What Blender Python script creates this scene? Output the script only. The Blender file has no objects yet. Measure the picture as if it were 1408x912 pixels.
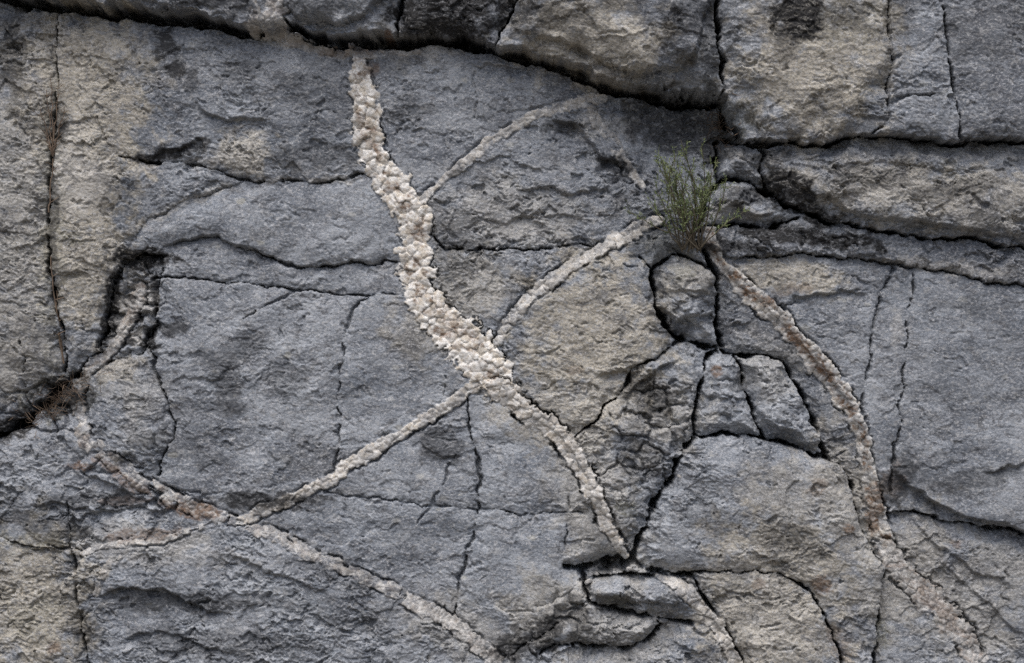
import bpy, math, random
import numpy as np
from mathutils import Vector

# ------------------------------------------------------------------ camera, sky, sun, exposure
sc = bpy.context.scene
COL = sc.collection
S = 0.002            # metres per wall unit
CAMH, DIST = 1.6, 6.5
cam_d = bpy.data.cameras.new('camera'); cam = bpy.data.objects.new('camera', cam_d); COL.objects.link(cam)
cam.location = (0, -DIST, CAMH); cam.rotation_euler = (math.radians(90), 0, 0)
cam_d.sensor_width = 36; cam_d.lens = 36 * (DIST - 0.02) / (1408 * S)
cam_d.clip_start = 0.1; cam_d.clip_end = 500
sc.camera = cam

SUN_EL, SUN_AZ = math.radians(62), math.radians(192)     # azimuth measured from +Y, clockwise
w = bpy.data.worlds.new('World'); sc.world = w; w.use_nodes = True
nt = w.node_tree; nt.nodes.clear()
sky = nt.nodes.new('ShaderNodeTexSky'); sky.sky_type = 'NISHITA'; sky.sun_disc = False
sky.sun_elevation = SUN_EL; sky.sun_rotation = SUN_AZ
sky.air_density = 0.8; sky.dust_density = 4.0; sky.ozone_density = 0.6
bg = nt.nodes.new('ShaderNodeBackground'); bg.inputs['Strength'].default_value = 0.08
wo = nt.nodes.new('ShaderNodeOutputWorld')
nt.links.new(sky.outputs[0], bg.inputs[0]); nt.links.new(bg.outputs[0], wo.inputs[0])
sd = bpy.data.lights.new('sun', 'SUN'); sd.energy = 1.5; sd.angle = math.radians(52); sd.color = (1.0, 0.98, 0.95)
sun = bpy.data.objects.new('sun', sd); COL.objects.link(sun)
dvec = Vector((math.sin(SUN_AZ) * math.cos(SUN_EL), math.cos(SUN_AZ) * math.cos(SUN_EL), math.sin(SUN_EL)))
sun.rotation_euler = dvec.to_track_quat('Z', 'Y').to_euler(); sun.location = dvec * 20
sc.view_settings.view_transform = 'Standard'; sc.view_settings.look = 'None'
sc.view_settings.exposure = 0.84; sc.view_settings.gamma = 1.0; sc.view_settings.use_curve_mapping = False

sc.cycles.use_denoising = False
random.seed(5)
RNG = np.random.default_rng(11)
F32 = np.float32

# ------------------------------------------------------------------ noise
PERM = RNG.permutation(256).astype(np.int32); PERM = np.concatenate([PERM, PERM])
GA = RNG.random(256) * 2 * np.pi
GX, GY = np.cos(GA).astype(F32), np.sin(GA).astype(F32)

def perlin(x, y):
    xi = np.floor(x); yi = np.floor(y)
    xf = (x - xi).astype(F32); yf = (y - yi).astype(F32)
    xi = xi.astype(np.int32) & 255; yi = yi.astype(np.int32) & 255
    u = xf * xf * xf * (xf * (xf * 6 - 15) + 10); v = yf * yf * yf * (yf * (yf * 6 - 15) + 10)
    x1 = (xi + 1) & 255; y1 = (yi + 1) & 255
    pa = PERM[xi]; pb = PERM[x1]
    def g(p, yy, dx, dy):
        h = PERM[p + yy]
        return GX[h] * dx + GY[h] * dy
    n00 = g(pa, yi, xf, yf); n10 = g(pb, yi, xf - 1, yf)
    n01 = g(pa, y1, xf, yf - 1); n11 = g(pb, y1, xf - 1, yf - 1)
    a = n00 + u * (n10 - n00); b = n01 + u * (n11 - n01)
    return (a + v * (b - a)) * F32(1.5)

def fbm(x, y, scale, oct=4, gain=0.5, off=0.0):
    r = 0; a = 1.0; f = 1.0 / scale; tot = 0
    for k in range(oct):
        r = r + a * perlin(x * f + 17.3 * k + off, y * f - 9.1 * k + off * 1.7)
        tot += a; a *= gain; f *= 2.03
    return r / tot

def sstep(x, a, b):
    t = np.clip((x - a) / (b - a), 0, 1)
    return t * t * (3 - 2 * t)

RT = RNG.random((6, 256)).astype(F32)
def facets(x, y, cell, seed=0, jit=.9):
    """random tilted planes on jittered cells: chipped faces with crisp breaks; also the gap to the next cell"""
    X = x / cell; Y = y / cell; xi = np.floor(X); yi = np.floor(Y); fx = (X - xi).astype(F32); fy = (Y - yi).astype(F32)
    xi = xi.astype(np.int32) + seed * 37; yi = yi.astype(np.int32) + seed * 91
    b1 = np.full(x.shape, 9, F32); b2 = b1.copy(); h = np.zeros_like(b1)
    for dj in (-1, 0, 1):
        for di in (-1, 0, 1):
            k = PERM[PERM[(xi + di) & 255] + ((yi + dj) & 255)]
            dx = fx - di - .5 - (RT[0][k] - .5) * jit; dy = fy - dj - .5 - (RT[1][k] - .5) * jit
            e = dx * dx + dy * dy
            m = e < b1
            b2 = np.where(m, b1, np.minimum(b2, e))
            h = np.where(m, dx * (RT[2][k] - .5) + dy * (RT[3][k] - .5) + (RT[4][k] - .5) * .35, h)
            b1 = np.where(m, e, b1)
    return h, np.sqrt(b2) - np.sqrt(b1)
def terr(t, sharp=.25):
    f = np.floor(t); return f + sstep(t - f, 0, sharp)

# ------------------------------------------------------------------ wall grid (image-sized wall units, v grows downward)
STEP = 1.25
def axis(a, b, lo, hi, n):
    core = np.arange(a, b + STEP, STEP)
    g = np.linspace(0, 1, n + 1)[1:]
    def out(L): return STEP * n * g + (L - STEP * n) * g ** 3
    return np.concatenate([(core[0] - out(core[0] - lo))[::-1], core, core[-1] + out(hi - core[-1])])
UX = axis(-8, 1416, -460, 1868, 46)
VY = axis(-8, 920, -460, 1290, 46)
NU, NV = len(UX), len(VY)
U, V = np.meshgrid(UX, VY); U = U.astype(F32); V = V.astype(F32)
w1x = fbm(U, V, 60, 2, off=3.1) * 6.0 + terr(fbm(U, V, 26, 3, off=8.2) * 5, .4) * 1.3 + fbm(U, V, 11, 2, .5, off=18.2) * 1.5
w1y = fbm(U, V, 60, 2, off=31.7) * 6.0 + terr(fbm(U, V, 26, 3, off=48.9) * 5, .4) * 1.3 + fbm(U, V, 11, 2, .5, off=58.9) * 1.5
WU = (U + w1x).astype(F32); WV = (V + w1y).astype(F32)

def sub(pts, pad):
    p = np.array([q[:2] for q in pts], float)
    i0, i1 = np.searchsorted(UX, [p[:, 0].min() - pad, p[:, 0].max() + pad])
    j0, j1 = np.searchsorted(VY, [p[:, 1].min() - pad, p[:, 1].max() + pad])
    return slice(j0, j1), slice(i0, i1)

def polyfield(pts, pad, ux=None, vy=None):
    """distance, arc position (0..1), interpolated third value and side sign of a polyline"""
    sl = sub(pts, pad)
    x = (WU if ux is None else ux)[sl]; y = (WV if vy is None else vy)[sl]
    d2 = np.full(x.shape, 1e9, F32); s = np.zeros_like(d2); wv = np.zeros_like(d2); side = np.ones_like(d2)
    P = np.array([(list(q) + [1.0])[:3] for q in pts], float)
    L = np.hypot(*(P[1:, :2] - P[:-1, :2]).T); T = L.sum(); acc = 0
    for k in range(len(P) - 1):
        ax, ay, aw = P[k]; bx, by, bw = P[k + 1]
        dx, dy = bx - ax, by - ay; ll = max(dx * dx + dy * dy, 1e-6)
        t = np.clip(((x - ax) * dx + (y - ay) * dy) / ll, 0, 1)
        ex = x - (ax + t * dx); ey = y - (ay + t * dy); e = ex * ex + ey * ey
        m = e < d2
        d2[m] = e[m]; s[m] = ((acc + t * L[k]) / T)[m]; wv[m] = (aw + t * (bw - aw))[m]
        side[m] = np.sign(dx * (y - ay) - dy * (x - ax))[m]
        acc += L[k]
    return sl, np.sqrt(d2), s, wv, side, T

# ------------------------------------------------------------------ what the wall is made of
# cracks: points (x, y, half width), depth, barrier (separates two rocks)
CR = []
def crack(depth, pts, barrier=True, pinch=0.55, hw=None):
    CR.append((depth, [p if len(p) == 3 else (p[0], p[1], hw) for p in pts], barrier, pinch))

# deep slots under the overhanging boulders
crack(120, [(-470, -56, 9), (-60, -10, 9), (20, 0, 9), (100, 11, 10), (183, 20, 10), (267, 30, 10), (333, 43, 8), (372, 50, 4), (398, 40, 4), (420, 48, 8), (470, 58, 10), (530, 58, 10), (570, 56, 8), (605, 55, 6), (640, 62, 7), (672, 68, 7), (704, 75, 7), (745, 84, 8), (790, 100, 8), (830, 116, 8), (880, 128, 9), (930, 135, 10), (972, 139, 11), (996, 137, 10)], pinch=.25)
crack(110, [(981, -470, 5), (981, -20, 4), (982, 50, 4), (990, 90, 4), (996, 133, 5), (1004, 165, 6), (1016, 190, 5), (1026, 196, 3)], pinch=.3)
crack(80, [(1000, 190, 4), (1026, 196, 3), (1056, 200, 4.2), (1123, 199, 4.2), (1180, 192, 3), (1223, 191, 2.6), (1290, 196, 3), (1356, 198, 3.5), (1408, 197, 3.5), (1880, 200, 3.5)], pinch=.3)
crack(60, [(398, 40, 4), (384, 14, 4), (380, -20, 4), (378, -470, 4)], pinch=.3)
crack(60, [(545, 54, 5), (552, 20, 4), (560, -20, 4), (575, -470, 4)], pinch=.3)
crack(70, [(683, 66, 4), (688, 46, 3), (704, 20, 3), (714, -10, 3), (722, -470, 3)], pinch=.3)
crack(45, [(1042, 196, 3), (1052, 214, 3), (1048, 238, 3), (1058, 266, 3)], pinch=.5)
# right hand boulder
crack(26, [(1216, -470, 1.2), (1214, -20, 1.2), (1213, 30, .8), (1219, 75, 1.2), (1219, 100, 1.6), (1216, 145, 1.8), (1217, 165, 2), (1206, 180, 2), (1188, 192, 2)], pinch=.7)
crack(30, [(1278, -470, 2), (1281, -10, 2), (1286, 40, 2), (1294, 90, 1.9), (1303, 133, 2), (1311, 167, 1.8), (1314, 197, 2)], pinch=.5)
crack(14, [(1218, 150, 4), (1230, 145, 3), (1246, 137, 2), (1275, 133, .8)], False)
# ledge below it
crack(70, [(992, 250, 3), (1015, 244, 4), (1040, 258, 4), (1056, 266, 4), (1085, 282, 4), (1110, 293, 4), (1143, 304, 3.5), (1180, 312, 3), (1223, 320, 3), (1262, 325, 3), (1303, 329, 3), (1340, 331, 3), (1373, 336, 3.4), (1408, 341, 3.4), (1880, 360, 3)], pinch=.35)
crack(60, [(990, 195, 4), (988, 225, 4), (992, 250, 4), (972, 268, 5), (966, 300, 6), (968, 318, 5), (985, 313, 4), (1020, 312, 4), (1056, 313, 3.5), (1085, 305, 3), (1105, 293, 3)], pinch=.3)
crack(30, [(985, 345, 2), (1014, 354, 2), (1056, 351, 2.2), (1100, 351, 2), (1140, 354, 2), (1190, 357, 2), (1230, 363, 2.2), (1260, 369, 2), (1310, 376, 1.9), (1356, 386, 1.8), (1408, 392, 1.8), (1880, 420, 2)], pinch=.45)
# big blue slab at the right, its two fine joints and its lower lip
crack(16, [(1229, 365, 2.2), (1216, 404, 1.9), (1206, 437, 1.7), (1201, 471, 1.7), (1196, 504, 1.9), (1189, 537, 2), (1186, 560, 1.5)], pinch=.9)
crack(14, [(1258, 371, 1.7), (1253, 414, 1.5), (1248, 457, 1.4), (1243, 511, 1.5), (1239, 557, 1.5), (1234, 608, 1.6), (1231, 650, 1.5), (1226, 700, 2)], pinch=1.0)
crack(34, [(1222, 706, 2), (1256, 708, 2), (1296, 715, 2.2), (1340, 722, 2.6), (1373, 728, 2.4), (1408, 733, 2.4), (1880, 770, 2)], pinch=.4)
crack(45, [(1153, 638, 3), (1162, 655, 2.6), (1169, 671, 2.8), (1179, 701, 2.8), (1193, 735, 3), (1203, 758, 3), (1213, 771, 2.6), (1222, 780, 2.4), (1216, 798, 2.4), (1213, 835, 2.2), (1206, 875, 2.3), (1202, 912, 2.2), (1196, 1300, 3)], pinch=.4)
crack(40, [(871, 771, 5), (894, 784, 4), (934, 790, 3), (971, 788, 1.6), (1001, 786, 1.0), (1035, 784, .6), (1066, 788, 1.2), (1099, 801, 2.3), (1119, 818, 2.8), (1129, 838, 2.4), (1143, 868, 2.2), (1153, 891, 2.2), (1160, 914, 2.2), (1190, 1300, 3)], pinch=.4)
# boulder at lower right and the small rocks above it
crack(60, [(940, 612, 4), (937, 631, 5), (917, 671, 5), (901, 691, 4), (891, 721, 4), (876, 750, 5), (868, 770, 7)], pinch=.35)
crack(60, [(936, 620, 3), (957, 600, 3), (1004, 599, 3), (1051, 605, 3.5), (1110, 622, 4), (1135, 627, 4.5), (1153, 640, 4)], pinch=.35)
crack(60, [(975, 490, 4), (971, 498, 4), (967, 517, 3.4), (961, 551, 3.4), (956, 581, 3.4), (957, 602, 3.4)], pinch=.3)
crack(55, [(1012, 488, 3), (1021, 517, 3), (1031, 551, 2.8), (1041, 577, 3), (1052, 602, 3.2)], pinch=.3)
crack(60, [(992, 474, 4), (1000, 486, 4), (1014, 488, 3), (1040, 488, 3.2), (1060, 493, 3.4), (1079, 500, 4), (1089, 517, 3.6), (1106, 544, 3.6), (1119, 571, 3.6), (1129, 604, 4), (1137, 626, 4)], pinch=.3)
crack(70, [(980, 320, 4), (972, 345, 5), (984, 377, 4.5), (986, 414, 4.5), (989, 447, 5), (993, 474, 6), (975, 488, 5)], pinch=.3)
crack(70, [(880, 350, 3), (898, 366, 4), (901, 404, 4.2), (904, 424, 5), (917, 447, 6), (931, 464, 6.5), (951, 472, 5), (971, 476, 6), (994, 474, 6)], pinch=.3)
crack(45, [(900, 367, 3.5), (916, 357, 3), (934, 351, 3), (961, 362, 3), (984, 377, 3.5)], pinch=.4)
crack(34, [(935, 468, 5), (917, 480, 4), (901, 494, 3), (871, 506, 2.6), (861, 530, 2.4), (838, 556, 1.2), (812, 584, .9), (790, 604, .8)], pinch=.6)
# bottom centre heap
crack(70, [(776, 778, 3), (800, 786, 7), (830, 778, 10), (858, 776, 11), (871, 771, 7)], pinch=.3)
crack(50, [(800, 786, 4), (802, 812, 5), (817, 799, 4), (864, 791, 3.4), (904, 792, 3)], pinch=.35)
crack(45, [(802, 812, 4), (806, 832, 4), (837, 840, 3.6), (864, 843, 3.6), (904, 850, 3.6), (934, 858, 4), (956, 860, 4)], pinch=.35)
crack(40, [(904, 850, 3), (912, 866, 4), (891, 882, 4), (857, 896, 3.6), (814, 894, 3), (770, 884, 2.5), (740, 900, 2)], pinch=.4)
crack(55, [(930, 788, 3), (944, 793, 4), (967, 816, 4.2), (984, 846, 4), (1004, 878, 4), (1021, 908, 4.5), (1040, 960, 4), (1100, 1300, 4)], pinch=.35)
crack(16, [(806, 828, 3), (780, 850, 2), (755, 868, 1.8), (725, 886, 1.5), (700, 905, 2)], pinch=.7)
# centre slab joints
crack(12, [(449, 679, 1.6), (485, 686, 1.6), (519, 688, 1.7), (565, 693, 1.6), (592, 696, 1.9), (635, 699, 1.7), (669, 701, 1.5), (704, 703.5, 1.3), (737, 707, 1.2), (780, 709, 1.3), (800, 708, 1)], pinch=.4)
crack(22, [(642, 545, 1.2), (643, 564, 1.6), (645, 584, 1.8), (649, 608, 2.4), (655, 628, 2.8), (664, 658, 3.2), (660, 675, 2.8), (662, 700, 2.4)], pinch=.6)
crack(18, [(658, 702, 2), (655, 715, 2), (647, 741, 2.3), (642, 768, 2), (635, 795, 2.2), (629, 815, 1.7), (624, 838, 1.2), (622, 862, 1)], pinch=.7)
crack(11, [(628, 628, 1.2), (622, 638, 2.6), (612, 658, 2.4), (602, 678, 2.8), (594, 696, 2.6), (582, 711, 1.8), (572, 722, 1)], False, .6)
crack(10, [(790, 668, 1), (784, 691, 1.4), (782, 718, 1.4), (776, 748, 1.6), (769, 768, 2), (778, 780, 2.4)], pinch=.8)
# left of the main vein
crack(26, [(160, 214, .8), (192, 219, 1.6), (247, 222, 2.4), (277, 230, 2), (317, 243, 2.2), (352, 249, 2.4), (385, 251, 2.6), (435, 251, 2.2), (469, 247, 2), (499, 238, 1.6)], pinch=.5)
crack(7, [(337, 248, 1.2), (312, 258, 1.4), (270, 270, 1.2), (232, 284, 1.2), (205, 300, 1), (188, 320, .8), (170, 346, .8)], pinch=.9)
crack(24, [(352, 347, 1.2), (372, 354, 2.4), (395, 364, 2.8), (435, 369, 2.4), (479, 364, 2.4), (512, 361, 1.4), (545, 358, 1.2)], pinch=.5)
crack(10, [(205, 352, 1), (225, 341, .8), (250, 329, .8), (300, 327, .8), (352, 347, 1)], pinch=.6)
crack(22, [(205, 380, 2), (230, 382, 1.4), (283, 384, 1.5), (327, 389, 1.8), (365, 396, 2.2), (405, 401, 2.4), (452, 403, 2.2), (475, 405, 2), (519, 407, 1.8), (560, 410, 1.6)], pinch=.5)
crack(12, [(402, 402, 2), (379, 417, 2.4), (352, 431, 1.8), (335, 439, .8)], False, .6)
crack(13, [(505, 410, 1), (495, 416, 1.5), (484, 432, 1.8), (472, 457, 1.8), (469, 484, 1.5), (467, 517, 1.6), (465, 551, 1.6), (464, 591, 2), (465, 608, 1.6), (462, 638, 2.2), (459, 654, 1.5)], pinch=.8)
crack(26, [(200, 470, 3), (207, 483, 3), (213, 511, 2.2), (223, 531, 2), (233, 564, 1.9), (238, 604, 1.7), (225, 628, 1.6), (217, 655, 2)], pinch=.5)
crack(40, [(225, 352, 1.5), (197, 350, 2.5), (168, 357, 3.5), (154, 385, 3.5), (148, 420, 3.2), (144, 452, 3), (134, 482, 3.5), (113, 506, 5)], pinch=.4)
crack(26, [(220, 372, 3), (212, 400, 3.5), (209, 430, 4), (213, 452, 5), (203, 474, 6), (188, 488, 4), (160, 495, 3), (140, 500, 3)], pinch=.6)
crack(40, [(78, -10, 1), (76, 60, .8), (76, 112, 1), (73, 160, 2), (72, 207, 2.5), (69, 233, 2.4), (66, 260, 2.4), (63, 304, 2.5), (65, 337, 2.6), (68, 371, 3), (73, 424, 3), (80, 451, 3), (85, 484, 3), (84, 520, 4)], pinch=.4)
crack(70, [(-470, 780, 7), (-60, 620, 7), (0, 597, 7), (33, 580, 8), (67, 548, 8), (90, 526, 6), (113, 506, 5)], pinch=.35)
crack(30, [(90, 690, .8), (95, 735, 1), (97, 765, 2), (103, 798, 2.4), (107, 828, 2.3), (112, 861, 2.4), (115, 895, 2.5), (120, 930, 2.5), (130, 1300, 3)], pinch=.4)
crack(22, [(-470, 770, 1), (-60, 752, 1), (0, 745, 1), (50, 752, 1.4), (97, 757, 1.2), (113, 761, 1.4)], pinch=.9)
crack(16, [(28, 470, 1), (35, 492, 2.5), (30, 510, 2)], False)
# between the main vein and the overhang
crack(26, [(590, 322, 2), (597, 330, 2.6), (612, 343, 3), (635, 344, 2.8), (669, 340, 2), (695, 340, 1.4), (720, 345, 1.2), (755, 339, 1.8), (790, 336, 1.5), (826, 337, 1)], pinch=.5)
crack(6, [(650, 95, 1), (652, 133, 1.4), (655, 160, 1.5), (650, 192, 1)], False, .9)
crack(7, [(836, 144, 2), (852, 148, 2), (864, 151, 1)], False)
crack(9, [(752, 384, 1), (790, 366, 1), (840, 366, 1.4), (878, 364, 1)], False, .9)
crack(8, [(1045, 424, 1), (1075, 420, 1.6), (1110, 415, 1.2)], False)
crack(7, [(612, 520, 1.2), (611, 550, 1), (606, 575, .8)], False, .9)

# veins: points (x, y, half width), lump spacing, relief, tone (1 cream white .. 0 grey), grit, groove depth
VE = []
def vein(label, pts, spacing, relief, tone, brown, groove=9, frag=0.0):
    VE.append(dict(label=label, pts=pts, sp=spacing, rel=relief, tone=tone, brown=brown, groove=groove, frag=frag))
vein('thick knobbly cream quartz vein winding down the slabs, thickest of all the veins',
     [(494, 80, 9), (495, 104, 15), (502, 133, 16), (505, 173, 17), (512, 213, 18), (522, 233, 19), (542, 260, 22), (566, 292, 21), (573, 320, 20), (570, 347, 22), (570, 380, 21), (576, 404, 19), (592, 430, 21), (619, 455, 24), (650, 484, 29), (674, 512, 29), (690, 536, 20)], 15, 3.8, .84, .6)
vein('pale quartz vein tapering down from the thick cream vein to the dark hollow',
     [(690, 536, 16), (704, 549, 14), (731, 570, 12), (757, 587, 12), (779, 608, 12), (794, 635, 11), (811, 668, 10.5), (827, 698, 9.5), (837, 725, 8.5), (851, 748, 7), (862, 766, 5)], 13, 3, .60, .2, 22)
vein('thin pale grey quartz vein curving up from the thick vein to under the overhang',
     [(583, 272, 5), (599, 257, 5), (635, 227, 5), (669, 197, 5.5), (704, 175, 5.5), (737, 158, 6), (771, 147, 6.5), (804, 137, 8), (830, 131, 6)], 12, 1.6, .44, .05, 6)
vein('short crumbly pale vein dropping through the rough rock to the green shrub',
     [(815, 148, 4), (822, 162, 7), (831, 177, 7), (847, 193, 7.5), (857, 213, 7), (867, 233, 6.5), (884, 252, 5)], 11, 2.5, .36, .08, 4, .15)
vein('grey chunky segmented quartz vein rising straight from the thick vein to the shrub',
     [(685, 471, 5.3), (694, 452, 6.2), (704, 437, 6.6), (721, 417, 7.0), (747, 394, 7.5), (787, 367, 7.9), (831, 341, 8.4), (871, 317, 8.8), (908, 302, 7.9)], 15, 3.6, .40, .03, 11)
vein('slim white quartz vein sloping down left from the thick vein across the blue slab',
     [(654, 534, 6.4), (645, 536, 8.3), (619, 555, 7.8), (585, 577, 7.4), (552, 597, 6.9), (525, 612, 7.4), (500, 627, 8.3), (482, 638, 8.3), (459, 658, 7.4), (425, 675, 7.4), (395, 688, 7.4), (372, 698, 7.4), (345, 711, 7.4), (328, 717, 6.4)], 12, 2.4, .58, .14, 12)
vein('dirty grey quartz vein running down right over the layered slab to the wall foot',
     [(315, 715, 5.7), (352, 728, 7.0), (385, 741, 7.4), (419, 758, 7.4), (449, 771, 7.4), (485, 788, 6.6), (522, 805, 7.4), (552, 821, 8.2), (585, 838, 9.0), (619, 858, 9.0), (652, 881, 9.8), (672, 901, 10.7), (700, 935, 11.5), (760, 1000, 11.5)], 12, 1.8, .16, .25, 12, .16)
vein('crumbling brown-stained grey vein hooking down around the rounded stone with blackened hollow',
     [(186, 398, 8), (174, 436, 9), (158, 468, 8), (146, 484, 5.4), (132, 498, 6.3), (117, 511, 7.2), (104, 537, 8.1), (101, 557, 9.0), (108, 587, 9.0), (120, 610, 9.9), (150, 632, 9.0), (170, 645, 9.0), (190, 665, 9.0), (220, 680, 9.0), (250, 693, 9.0), (275, 702, 8.1), (305, 711, 7.2)], 12, 2.4, .24, .45, 12, .12)
vein('hair-thin pale vein running left from the brown-stained vein along the layered rock',
     [(296, 717, 5), (267, 729, 4), (233, 740, 4), (200, 746, 3.5), (160, 748, 3.5), (133, 753, 4), (113, 762, 3)], 11, 2, .28, .2, 7, .55)
vein('tiny curved pale veinlet on the layered blue-grey slab',
     [(164, 764, 3.5), (147, 781, 4), (137, 801, 4), (130, 818, 3)], 9, 2, .25, .05, 3, .6)
vein('long white and brown banded vein sweeping down past the smooth blue slab',
     [(979, 318, 8), (979, 338, 8), (994, 362, 7), (1017, 389, 10), (1037, 407, 12), (1056, 424, 12), (1076, 442, 11), (1099, 466, 11), (1129, 503, 12), (1153, 534, 12), (1171, 560, 11), (1184, 591, 10), (1190, 620, 9), (1196, 650, 9), (1202, 685, 10), (1211, 711, 11), (1221, 738, 12), (1224, 752, 11)], 13, 3, .50, .9, 14)
vein('broad dull brownish vein running down to the wall foot beside the narrow leaning slab',
     [(1222, 756, 12), (1234, 776, 14), (1256, 801, 15), (1289, 835, 15), (1323, 871, 15), (1342, 905, 14), (1356, 940, 14), (1400, 1010, 14)], 14, 2.2, .13, .5, 13, .05)
vein('short pale grey vein between stacked small rocks and a dark open crack',
     [(905, 793, 4), (934, 805, 7), (954, 825, 8), (967, 841, 8), (987, 861, 9), (1001, 889, 9), (1014, 914, 9), (1030, 950, 9)], 13, 3.5, .36, .03, 9)
vein('pinkish pale crumbly quartz seam lying in the slot under the overhanging boulders',
     [(380, -6, 16), (374, 10, 20), (370, 32, 22), (392, 54, 8), (430, 66, 5), (470, 72, 4.5), (502, 74, 5), (540, 72, 4), (578, 69, 3)], 14, 2, .25, .3, 3, .12)

# rocks: seed point, name, level, tilt x, tilt y (per 100), edge rounding length and amount, roughness, label
RK = []
def rock(seed, name, level, tx, ty, R, amt, rough, label): RK.append((seed, name, level, tx, ty, R, amt, rough, label))
rock((150, 150), 'rock', 5, -1, -1, 14, 6, .6, 'large tan and slate slab under the long dark slot, left of the thick cream vein')
rock((30, 250), 'rock', 5, 1, 0, 18, 8, .75, 'mottled tan-grey rock with dry stems rooted in the crack along its edge')
rock((330, 300), 'rock', 3, 0, 0, 24, 9, 0.18, 'smooth blue-grey lens-shaped slab with a curved dark ledge along its bottom')
rock((450, 385), 'rock', -4, 0, 0, 8, 4, .35, 'narrow grey rock layer wedged below the lens-shaped slab, touching the thick vein')
rock((185, 440), 'hollow_rock', -16, 0, 0, 8, 4, .9, 'black-stained pale hollow rock above the rounded stone')
rock((180, 570), 'rounded_stone', 5, 0, 0, 24, 12, .5, 'rounded grey-tan stone encircled by the brown-stained vein and a crack')
rock((350, 560), 'rock', 0, 0, 0, 12, 5, .4, 'blue-grey pitted slab with a fine joint and brown seep at its lower edge')
rock((555, 520), 'rock', 1, 1, 0, 10, 4, .25, 'smooth grey slab with warm rim cupped between thick vein and slim white vein')
rock((560, 650), 'rock', -1, 0, 0, 7, 3, .3, 'grey slab piece with a dark smudge, directly below the slim white vein')
rock((720, 650), 'rock', 0, 0, 0, 7, 3, .22, 'clean blue-grey slab piece left of the tapering pale vein')
rock((520, 750), 'rock', -1, 0, 0, 8, 3, .35, 'triangular blue-grey slab above the dirty grey vein, left of a fine upright joint')
rock((700, 790), 'rock', 1, 0, 0, 9, 4, .28, 'smooth pale blue slab with tan foot, right of a fine upright joint')
rock((815, 740), 'rock', 3, 0, 0, 12, 7, .45, 'tan-grey wedge of rock hugging the tapering vein above the dark hollow')
rock((600, 120), 'rock', 0, 0, 0, 10, 4, .4, 'blue-grey slab between the thick vein and the thin curving vein, just under the slot')
rock((720, 270), 'rough_rock', 0, 0, 1, 10, 4, .85, 'rough flaky grey rock between the thin curving vein and a ragged crack')
rock((680, 400), 'rough_rock', -1, 0, 0, 9, 4, .6, 'tan-grey triangle of rock between thick vein and chunky segmented vein')
rock((820, 460), 'rock', 9, 3, 0, 14, 7, .5, 'large warm tan slab bulging below the chunky segmented vein')
rock((890, 580), 'crumbled_rock', 9, 0, 0, 12, 7, 1.0, 'crumbled knobbly grey rock between tan slab and the big leaning boulder')
rock((945, 410), 'small_boulder', 34, 0, 0, 22, 34, .7, 'fist-shaped small boulder sitting in the cracks beneath the green shrub')
rock((1000, 550), 'small_boulder', 26, 0, 0, 17, 26, .75, 'blocky small rock split from its twin by a narrow gap, next to crumbled rock')
rock((1080, 560), 'small_boulder', 30, 0, 0, 20, 30, .7, 'rounded-end small rock leaning against the slab with the banded vein')
rock((1060, 460), 'rock', -6, 0, -3, 10, 6, .5, 'narrow shaded grey slab between the small rocks and the banded vein')
rock((1030, 690), 'boulder', 24, 0, -1, 15, 13, 0.6, 'big blue-tan boulder under the two small split rocks, warm tan towards its lower side')
rock((1050, 850), 'boulder', 18, 0, 0, 14, 8, .75, 'pale tan rough rock under the leaning boulder, split by a curved crack')
rock((1250, 880), 'rock', 2, 0, 0, 14, 8, .35, 'narrow leaning grey slab beside the broad dull brownish vein')
rock((1370, 800), 'rock', -4, 0, 0, 14, 6, .6, 'dark grooved rock below the lip of the smooth blue slab')
rock((1330, 540), 'rock', 8, 0, 0, 12, 6, .15, 'very smooth large blue slab with an overhanging dark lower lip')
rock((1222, 500), 'rock', 6, 0, 0, 5, 2, .2, 'slim smooth strip of blue rock between two fine parallel joints')
rock((1150, 430), 'rock', 4, 0, 0, 10, 5, .4, 'blue-grey slab with tan top corner, right of the banded vein')
rock((1150, 335), 'rock', 14, 0, 1, 8, 6, .9, 'thin dark layered ledge of rock above the smooth blue slab')
rock((1230, 260), 'rock', 44, 0, 0, 22, 24, .9, 'thick pale flaky ledge of rock with black underside, below the jointed boulder')
rock((1020, 222), 'small_boulder', 34, 0, 0, 18, 26, .85, 'lumpy grey rock wedged under the corner of the jointed boulder, right of shrub')
rock((1020, 290), 'small_boulder', 30, 0, 0, 18, 28, .85, 'low whitish lump of rock beside the root of the shrub')
rock((1110, 90), 'boulder', 74, 1, -1, 30, 22, .5, 'big tan boulder with black lichen top, left of the fine upright joints')
rock((1250, 70), 'boulder', 70, 0, 0, 8, 5, .4, 'narrow grey block between two upright joints in the jointed boulder')
rock((1360, 90), 'boulder', 72, 0, 0, 12, 8, .25, 'dark slate-blue smooth boulder right of both upright joints')
rock((830, 50), 'boulder', 82, 0, 0, 34, 26, .5, 'large pale tan overhanging boulder above the green shrub')
rock((620, 25), 'boulder', 54, 0, 0, 22, 16, .8, 'black-stained overhanging boulder above the thin curving vein')
rock((465, 15), 'boulder', 72, 0, 0, 34, 28, .45, 'smooth rounded slate boulder overhanging the top of the thick vein')
rock((200, -60), 'boulder', 62, 0, 0, 20, 14, .6, 'dark blue-grey boulder overhanging the large tan and slate slab')
rock((876, 815), 'small_boulder', 26, 0, -8, 18, 26, .85, 'flat-topped small rock just below the dark hollow')
rock((840, 868), 'small_boulder', 22, 0, 0, 16, 22, .9, 'low small rock stacked second under the dark hollow')
rock((930, 900), 'small_boulder', 16, 0, 0, 18, 16, .9, 'grey small rock at the foot of the short pale vein')
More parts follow.
